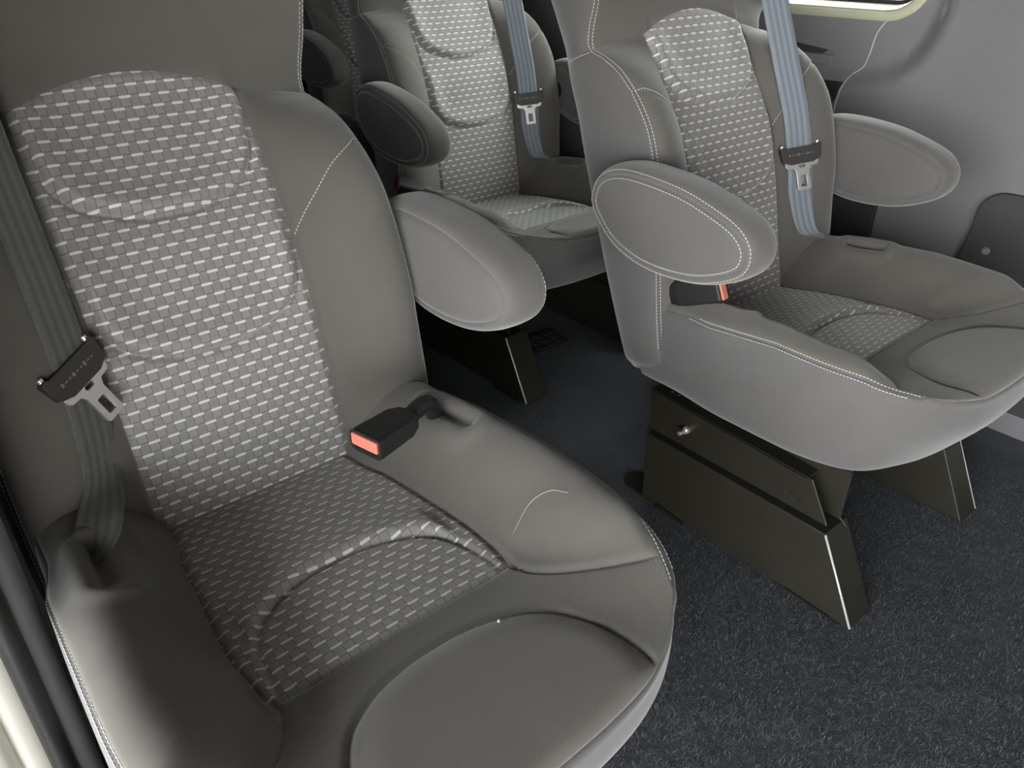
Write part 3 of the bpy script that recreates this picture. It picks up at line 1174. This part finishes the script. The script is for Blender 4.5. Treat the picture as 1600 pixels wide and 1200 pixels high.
def pillar(name, plan, mat, parent=None):
    pl = catmull(np.array(plan), 6)
    zs = np.linspace(0.0, 1.5, 12)
    G = np.stack([np.concatenate([pl[:, :1] + 0.10 * (0.4 - z) * 0.12, pl[:, 1:] + (z - 0.4) * 0.012, np.full((len(pl), 1), z)], 1) for z in zs], 0)
    o = link_obj(name, grid_mesh(name, G, np.stack([G[..., 0], G[..., 2]], -1), mat), parent)
    s = o.modifiers.new('thickness', 'SOLIDIFY')
    s.thickness = 0.006
    s.offset = 0
    return o


tr = pillar('trim_1', PIL + TRI[1:], M_TRIM)
tr['kind'] = 'structure'
pillar('jamb_groove', [(-0.61, -0.0635), (-0.622, -0.0640), (-0.625, -0.0645)], M_SEAL, tr)
pillar('door_seal', SEA, M_SEAL, tr)
pillar('body_flange', BOD, M_CREAM, tr)
pillar('outer_flange', BO2, M_CREAM, tr)

# ------------------------------------------------------------------ seats
BR = build_backrest()
CU = build_cushion()
ARM = {-1: build_armrest(-1), 1: build_armrest(1)}


def leg_parts(seat, y0, sg, DX=-0.080):
    """one painted sheet-steel pedestal leg; sg = direction of the outer face"""
    mb = MB()
    w = 0.062
    ya, yb = (y0, y0 - sg * w)
    lo, hi = min(ya, yb), max(ya, yb)
    mb.prism([(0.058, 0.004), (0.483, 0.004), (0.410, 0.147), (0.055, 0.147)], lo, hi)
    leg = mb.obj('pedestal_leg', M_PAINT, seat, bevel=0.003, matrix=Matrix.Translation((DX, 0, 0)))
    mb = MB()
    t0 = y0 - sg * 0.018
    mb.prism([(0.048, 0.140), (0.405, 0.140), (0.362, 0.213), (0.040, 0.228)], min(t0, t0 - sg * 0.004), max(t0, t0 - sg * 0.004))
    mb.prism([(0.040, 0.224), (0.355, 0.209), (0.355, 0.213), (0.040, 0.228)], min(t0, t0 - sg * 0.045), max(t0, t0 - sg * 0.045))
    t1 = y0 - sg * 0.048
    mb.prism([(0.06, 0.14), (0.42, 0.14), (0.405, 0.150), (0.405, 0.235), (0.06, 0.25)], min(t1, t1 - sg * 0.004), max(t1, t1 - sg * 0.004))
    mb.obj('mounting_plate', M_PAINT, leg, bevel=0.0012)
    # bolt, its nut, black discs standing for the dark of holes, weld beads
    bx, bz = 0.127, 0.184
    mb = MB()
    mb.cyl((bx, t0, bz), (bx, t0 + sg * 0.022, bz), 0.0040, 12)
    mb.cyl((bx, t0, bz), (bx, t0 + sg * 0.007, bz), 0.0075, 6)
    mb.obj('bolt', M_STEEL, leg, bevel=0.0006)
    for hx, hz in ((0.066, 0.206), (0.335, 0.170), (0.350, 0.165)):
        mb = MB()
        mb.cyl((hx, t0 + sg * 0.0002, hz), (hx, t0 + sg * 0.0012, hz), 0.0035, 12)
        mb.obj('dark_hole_disc', M_BLACK, leg)
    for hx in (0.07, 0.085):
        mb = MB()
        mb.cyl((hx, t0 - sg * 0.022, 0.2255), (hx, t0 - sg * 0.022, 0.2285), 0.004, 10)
        mb.obj('dark_hole_disc', M_BLACK, leg)
    # worn sloping front corner, its bright highlight put into the pale metal
    link_obj('worn_edge_glint', tube_mesh('worn_edge_glint', [(0.4090, y0 - sg * 0.0012, 0.1450), (0.4455, y0 - sg * 0.0012, 0.075), (0.4815, y0 - sg * 0.0012, 0.005)], [0.0020, 0.0016, 0.0020], M_WORN_GLINT), leg)
    # foot flange at the rear and felt strip under the box
    mb = MB()
    fy = y0 - sg * 0.03
    poly = [(0.03 + 0.036 * math.cos(a), fy + 0.028 * math.sin(a)) for a in np.linspace(math.pi / 2, 3 * math.pi / 2, 10)]
    poly = poly + [(0.075, fy - 0.028), (0.075, fy + 0.028)]
    n = len(poly)
    mb.add([(p[0], p[1], 0.002) for p in poly] + [(p[0], p[1], 0.007) for p in poly],
           [tuple(range(n - 1, -1, -1)), tuple(range(n, 2 * n))] + [(i, (i + 1) % n, (i + 1) % n + n, i + n) for i in range(n)])
    mb.obj('foot_flange', M_FLANGE, leg)
    mb = MB()
    mb.prism([(0.095, 0.001), (0.16, 0.001), (0.16, 0.006), (0.10, 0.012)], min(y0, y0 + sg * 0.006), max(y0, y0 + sg * 0.006))
    mb.obj('felt_pad', M_BLACK, leg)
    mb = MB()
    mb.prism([(0.37, 0.001), (0.46, 0.001), (0.45, 0.006), (0.37, 0.008)], min(y0, y0 + sg * 0.004), max(y0, y0 + sg * 0.004))
    mb.obj('felt_pad', M_BLACK, leg)
    return leg


def make_seat(name, loc, theta, arms, label, group, depth=1.0, lift=0.0, arm_shift=None, leg_dx=-0.080):
    seat = empty(name, loc)
    tag(seat, label, 'seat', group)
    # backrest: part with its panels as sub-parts, hinged at the joint
    mback = Matrix.Translation((0, 0, ZJ + lift)) @ Matrix.Rotation(-theta, 4, 'Y')
    back = link_obj('backrest', BR['shell'], seat, matrix=mback)
    link_obj('insert_panel', BR['insert_panel'], back)['label'] = 'grey woven panel with pale dashes and curved lumbar seams'
    for m_ in BR['bolster']:
        link_obj('bolster', m_, back)
    for m_ in BR['side_panel']:
        link_obj('side_panel', m_, back)
    link_obj('headrest', BR['headrest'], back)
    st = link_obj('stitching', BR['stitching'], back)
    st['kind'] = 'stuff'
    cu = link_obj('cushion', CU['skirt'], seat, matrix=Matrix.Translation((0, 0, lift)) @ Matrix.Diagonal((depth, 1, 1, 1)))
    link_obj('insert_panel', CU['insert_panel'], cu)['label'] = 'grey woven seat panel with pale dashes and an arched seam'
    for m_ in CU['bolster']:
        link_obj('bolster', m_, cu)
    link_obj('front_panel', CU['front_panel'], cu)
    st = link_obj('stitching', CU['stitching'], cu)
    st['kind'] = 'stuff'
    for sg in arms:
        A = ARM[sg]
        dn, ds = (arm_shift or {}).get(sg, (0, 0))
        ma = mback @ Matrix.Translation((dn, sg * 0.284, ds))
        arm = link_obj('armrest', A['crown'], seat, matrix=ma)
        for m_ in A['face']:
            link_obj('side_panel', m_, arm)
        st = link_obj('stitching', A['stitching'], arm)
        st['kind'] = 'stuff'
        pm = MB()
        pm.cyl((0.055, -sg * 0.060, 0.255), (0.055, 0, 0.255), 0.022, 20)
        pm.obj('pivot', M_BLACK, arm)
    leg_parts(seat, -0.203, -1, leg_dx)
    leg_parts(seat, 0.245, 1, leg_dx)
    mb = MB()
    mb.box((0.16, 0.02, 0.252), (0.34, 0.38, 0.012))
    mb.obj('base_plate', M_PAINT, seat, bevel=0.002)
    return seat


TA, TB, TC = math.radians(22.7), math.radians(21.9), math.radians(16.0)
GRP = 'grey fabric captain seats'
LA, LB = Vector((-0.773, 0.248, 0)), Vector((-0.700, 1.130, 0))
LIFT = 0.020
LC, LE = Vector((-1.510, 1.175, 0)), Vector((-2.36, 1.44, 0))
make_seat('passenger_seat', LA, TA, (1,), 'large grey fabric seat in the foreground beside the open door', GRP, arm_shift={1: (-0.026, -0.022)}, leg_dx=-0.125)
make_seat('passenger_seat', LB, TB, (-1, 1), 'grey fabric seat with two armrests beside the far window wall', GRP, 0.86, LIFT, {-1: (-0.008, -0.042), 1: (-0.022, -0.046)})
make_seat('passenger_seat', LC, TC, (-1, 1), 'grey seat in the second row between the two front seats', GRP, 0.86, 0.0, {-1: (0.008, -0.020), 1: (0, -0.02)})
make_seat('passenger_seat', LE, TC, (-1,), 'dark shaded seat in the last row, only a sliver showing', GRP, 0.86)


# ------------------------------------------------------------------ belts and buckles
def ribbon(name, ctr, wid, width, mat, thick=0.0014):
    """webbing: centre line and width directions"""
    ctr = np.asarray(ctr, float)
    wid = np.asarray(wid, float)
    wid /= np.linalg.norm(wid, axis=1, keepdims=True)
    tg = np.gradient(ctr, axis=0)
    tg /= np.linalg.norm(tg, axis=1, keepdims=True)
    nn = np.cross(tg, wid)
    d = np.r_[0, np.cumsum(np.linalg.norm(np.diff(ctr, axis=0), axis=1))]
    nw = 13
    width = np.broadcast_to(np.asarray(width, float), (len(ctr),))
    u = np.linspace(-0.5, 0.5, nw)
    prof = [(a, thick / 2 * (1 if abs(a) < 0.49 else 0.3)) for a in u] + [(a, -thick / 2 * (1 if abs(a) < 0.49 else 0.3)) for a in u[::-1]]
    G = np.stack([ctr + wid * (a * width)[:, None] + nn * h for a, h in prof], 1)
    UV = np.stack([np.stack([a * width, d], -1) for a, h in prof], 1)
    return grid_mesh(name, G, UV, mat, closed=True)


def back_matrix(loc, theta):
    return Matrix.Translation(loc) @ Matrix.Translation((0, 0, ZJ)) @ Matrix.Rotation(-theta, 4, 'Y')


def slab(poly, holes, t):
    """flat plate with holes, built by a curve fill"""
    cu_ = bpy.data.curves.new('plate', 'CURVE')
    cu_.dimensions = '2D'
    cu_.fill_mode = 'BOTH'
    cu_.extrude = t / 2
    cu_.bevel_depth = 0.0004
    for pl in [poly] + holes:
        sp = cu_.splines.new('POLY')
        sp.points.add(len(pl) - 1)
        for k, p in enumerate(pl):
            sp.points[k].co = (p[0], p[1], 0, 1)
        sp.use_cyclic_u = True
    o = bpy.data.objects.new('plate', cu_)
    me = bpy.data.meshes.new_from_object(o)
    bpy.data.objects.remove(o)
    bpy.data.curves.remove(cu_)
    return me


def rrect(cx, cy, w, h, r, n=5):
    out = []
    for sx, sy, a0 in ((1, 1, 0), (-1, 1, 90), (-1, -1, 180), (1, -1, 270)):
        for k in range(n):
            a = math.radians(a0 + 90 * k / (n - 1))
            out.append((cx + sx * (w / 2 - r) + r * math.cos(a), cy + sy * (h / 2 - r) + r * math.sin(a)))
    return out


def tongue(parent, matrix):
    """latch tongue: local x across the belt, y up the belt, z out"""
    # steel plate with tapered neck and slot
    poly = [(-0.027, 0.002), (-0.027, -0.006), (-0.024, -0.009), (-0.014, -0.010), (-0.0105, -0.016), (-0.0105, -0.043), (-0.0085, -0.045),
            (0.0085, -0.045), (0.0105, -0.043), (0.0105, -0.016), (0.014, -0.010), (0.024, -0.009), (0.027, -0.006), (0.027, 0.002)]
    me = slab(poly, [rrect(0, -0.031, 0.0105, 0.018, 0.0015), rrect(0, -0.008, 0.012, 0.0055, 0.0026)], 0.0026)
    me.materials.append(M_STEEL)
    tg_ = link_obj('latch_tongue', me, parent, matrix=matrix)
    cm = slab([(-0.031, 0.001), (-0.034, 0.021), (-0.030, 0.024), (-0.026, 0.021), (0.026, 0.021), (0.030, 0.024), (0.034, 0.021), (0.031, 0.001),
               (0.018, -0.004), (-0.018, -0.004)], [], 0.007)
    cm.materials.append(M_COVER)
    cv = link_obj('tongue_cover', cm, tg_)
    cv['label'] = 'dark plastic cover over the latch tongue'
    # worn embossed marks across the cover
    mb = MB()
    for k in range(9):
        x = -0.020 + k * 0.005
        mb.box((x, 0.010, 0.0038), (0.0028, 0.0012 if k % 3 else 0.0036, 0.0008))
    mb.obj('embossed_mark', M_TRIM, tg_)
    for sx in (-1, 1):
        mb = MB()
        mb.cyl((sx * 0.0295, 0.021, 0.0), (sx * 0.0295, 0.027, 0.0), 0.0028, 10)
        mb.obj('stop_pin', M_STEEL, tg_, bevel=0.0006)
    return tg_


def surf_n(s, y):
    """forward height of the backrest surface"""
    P, SS = BR['P'], BR['SS']
    j = int(np.argmin(np.abs(SS[:, SS.shape[1] // 2] - s)))
    mid = P.shape[1] // 2
    row = P[j, mid:]
    k = int(np.argmax(row[:, 1]))
    return float(np.interp(abs(y), row[:k + 1, 1], row[:k + 1, 0]))


def make_belt(loc, theta, side, mat, label, tong_s, tilt, end_local, lift=0.0, twist=False):
    """side = -1/+1: the bolster it lies on; points in the backrest frame then the slit in the cushion"""
    B = back_matrix(Vector((0, 0, lift)), theta)
    key = [(0.765, 0.165), (0.68, 0.156), (0.58, 0.153), (0.48, 0.152), (0.38, 0.152), (0.29, 0.152), (0.21, 0.152), (0.15, 0.154), (0.09, 0.164)]
    pts, wid = [], []
    sn = lambda s_, y_: max(surf_n(s_, y_ - 0.018) + 0.012, surf_n(s_, y_), surf_n(s_, y_ + 0.018) - 0.012) + 0.004
    n_hi, n_lo = sn(0.68, 0.155), max(sn(0.30, 0.152), sn(0.24, 0.152))
    for s, y in key:
        n = max(sn(s, y), n_lo + (n_hi - n_lo) * (s - 0.27) / 0.41 if 0.27 < s < 0.68 else -1)
        pts.append(B @ Vector((n, side * y, s)))
        wid.append(B.to_3x3() @ Vector((0.55 * side, 0.85, 0)))
    e = Vector(end_local)
    if twist:
        pts.append(pts[-1].lerp(e, 0.5) + Vector((0.006, 0, 0.0)))
        wid.append(Vector((0.0, 0.9, 0.0)))
        pts.append(e)
        wid.append(Vector((-0.60, 0.80, 0)))
        pts.append(e + Vector((-0.010, 0.002, -0.04)))
        wid.append(Vector((-0.62, 0.78, 0)))
    else:
        pts.append(pts[-1].lerp(e, 0.62) + Vector((0.012, 0, 0.010)))
        wid.append(Vector((0.35, 0.85, 0.1)))
        pts.append(e)
        wid.append(Vector((0.85, 0.45 * side, 0)))
        pts.append(e + Vector((-0.012, 0, -0.03)))
        wid.append(Vector((0.9, 0.3 * side, 0)))
    P = catmull(np.array([tuple(p) for p in pts]), 14)
    W = catmull(np.array([tuple(w) for w in wid]), 14)
    root = empty('seat_belt', loc)
    tag(root, label, 'seat belt', 'seat belts with steel latch tongues')
    link_obj('webbing', ribbon('webbing', P, W, np.interp(np.arange(len(P)), [0, len(P) - (62 if twist else 45), len(P) - 1], [0.047, 0.047, 0.008 if twist else 0.040]), mat), root)
    k = int(np.argmin([abs((B.inverted() @ Vector(p)).z - tong_s) for p in P]))
    ym = (B.inverted() @ Vector(P[k]))
    zax = (B.to_3x3() @ Vector((0.85, -0.5 * side, 0.10))).normalized()
    yax = Vector(P[k - 3] - P[k + 3]).normalized()
    xax = yax.cross(zax).normalized()
    zax = xax.cross(yax).normalized()
    m = Matrix((xax, yax, zax)).transposed().to_4x4()
    m.translation = Vector(P[k]) + zax * 0.006
    m = m @ Matrix.Rotation(math.radians(tilt), 4, 'Z') @ Matrix.Rotation(math.radians(-8), 4, 'X') @ Matrix.Scale(1.12, 4)
    tongue(root, m)
    return root


make_belt(LA, TA, -1, M_WEB_WARM, 'taupe striped seat belt on the left of the foreground seat', 0.195, 22, (0.090, -0.200, 0.405))
make_belt(LB, TB, 1, M_WEB_COOL, 'slate blue seat belt on the seat beside the window wall', 0.215, 0, (0.022, 0.204, 0.432), LIFT, True)
make_belt(LC, TC, 1, M_WEB_COOL, 'slate blue seat belt on the second row seat', 0.215, 0, (0.022, 0.204, 0.412), 0.0, True)


def make_buckle(origin, tip, width_dir, label, stalk_from):
    """black buckle: body from origin to tip, coral release button on the tip"""
    o, t = Vector(origin), Vector(tip)
    y = (t - o).normalized()
    x = Vector(width_dir)
    x = (x - y * x.dot(y)).normalized()
    z = x.cross(y)
    L = (t - o).length
    root = empty('belt_buckle', o)
    m = Matrix((x, y, z)).transposed().to_4x4()
    m.translation = o
    root.matrix_world = m
    # body: tapered rounded box along y
    secs = [(0.0, 0.022, 0.014), (0.004, 0.032, 0.021), (0.018, 0.044, 0.025), (L - 0.004, 0.048, 0.027), (L, 0.046, 0.0255)]
    rows = []
    for yy, w, h in secs:
        rows.append([(px, yy, pz) for px, pz in rrect(0, 0, w, h, min(w, h) * 0.25, 5)])
    G = np.array(rows)
    n = G.shape[1]
    f = grid_faces(G.shape[0], n, True).tolist() + [tuple(range(n)), tuple(range((len(secs) - 1) * n + n - 1, (len(secs) - 1) * n - 1, -1))]
    body = link_obj('buckle_body', mesh('buckle_body', G.reshape(-1, 3), f, M_BLACK, smooth=False), root)
    bv = body.modifiers.new('bevel', 'BEVEL')
    bv.width = 0.0012
    bv.segments = 2
    bv.angle_limit = math.radians(35)
    bt = MB()
    bt.box((0, L + 0.0002, 0.0028), (0.039, 0.005, 0.0145))
    bt.obj('release_button', M_RED, root, bevel=0.0012)
    for k in range(7):
        rb = MB()
        rb.box((-0.0150 + k * 0.0050, L - 0.0002, -0.0085), (0.0022, 0.004, 0.0045))
        rb.obj('slot_rib', M_BLACK, root, bevel=0.0004)
    mi = m.inverted()
    sp = [mi @ Vector(p) for p in stalk_from] + [Vector((0, 0.006, 0))]
    path = resample(catmull(np.array([tuple(p) for p in sp]), 10), 18)
    link_obj('stalk', tube_mesh('stalk', path, 0.0105, M_BLACK, 12), root)
    tag(root, label, 'buckle', 'black belt buckles with coral release buttons')
    return root


def at(L_, x, y, z):
    return Vector((L_.x + x, L_.y + y, z))


make_buckle(at(LA, 0.126, 0.142, 0.446), at(LA, 0.143, 0.072, 0.446), (-1, -0.20, 0.0),
            'black buckle with coral button lying across the foreground seat', [at(LA, 0.098, 0.196, 0.405), at(LA, 0.115, 0.172, 0.446)])
make_buckle(at(LB, 0.010, -0.224, 0.436), at(LB, 0.092, -0.210, 0.474), (0.45, 0.0, -0.9),
            'black buckle with coral button below the near armrest by the window seat', [at(LB, 0.05, -0.200, 0.375), at(LB, 0.010, -0.215, 0.402)])
make_buckle(at(LC, 0.050, -0.200, 0.412), at(LC, 0.020, -0.262, 0.436), (-1, -0.2, 0.5),
            'black buckle with coral button beside the second row seat', [at(LC, 0.08, -0.200, 0.385), at(LC, 0.05, -0.21, 0.405)])

# ------------------------------------------------------------------ small things on the floor and seat
root = empty('floor_label', (-1.315, 1.198, 0.0))
tag(root, 'faint grey sticker with rows of printed blocks on the dark floor', 'sticker')
mb = MB()
mb.box((0, 0, 0.0045), (0.088, 0.135, 0.002))
mb.obj('backing', M_TRIMD, root)
for i in range(3):
    for j in range(4):
        mb = MB()
        mb.box((-0.027 + i * 0.027, -0.048 + j * 0.032, 0.0060), (0.020, 0.026 if (i + j) % 2 else 0.020, 0.0012))
        mb.obj('printed_block', M_LABEL, root)


def cushion_z(x, y):
    P = CU['P'].reshape(-1, 3)
    return float(P[np.argmin((P[:, 0] - x) ** 2 + (P[:, 1] - y) ** 2), 2])


def hair(pts, label):
    q = []
    for x, y in pts:
        q.append((LA.x + x, LA.y + y, cushion_z(x, y) + 0.0030))
    me = tube_mesh('stray_hair', resample(catmull(np.array(q), 8), 24), 0.00030, M_LINT, 5)
    tag(link_obj('stray_hair', me), label, 'hair')


hair([(0.300, 0.150), (0.298, 0.175), (0.310, 0.192), (0.330, 0.200)], 'pale curved hair on the right bolster of the foreground cushion')
hair([(0.045, -0.118), (0.030, -0.105), (0.036, -0.090)], 'pale hair at the rear left corner of the foreground cushion')
q = Vector((LA.x + 0.385, LA.y + 0.062, cushion_z(0.385, 0.062) + 0.002))
bm_v = []
mbc = MB()
mbc.cyl((0, 0, -0.0012), (0, 0, 0.0014), 0.0020, 7, 0.0010)
cr = mbc.obj('crumb', M_LINT, bevel=0.0004)
cr.location = q
tag(cr, 'tiny pale crumb on the front panel of the foreground cushion', 'crumb')
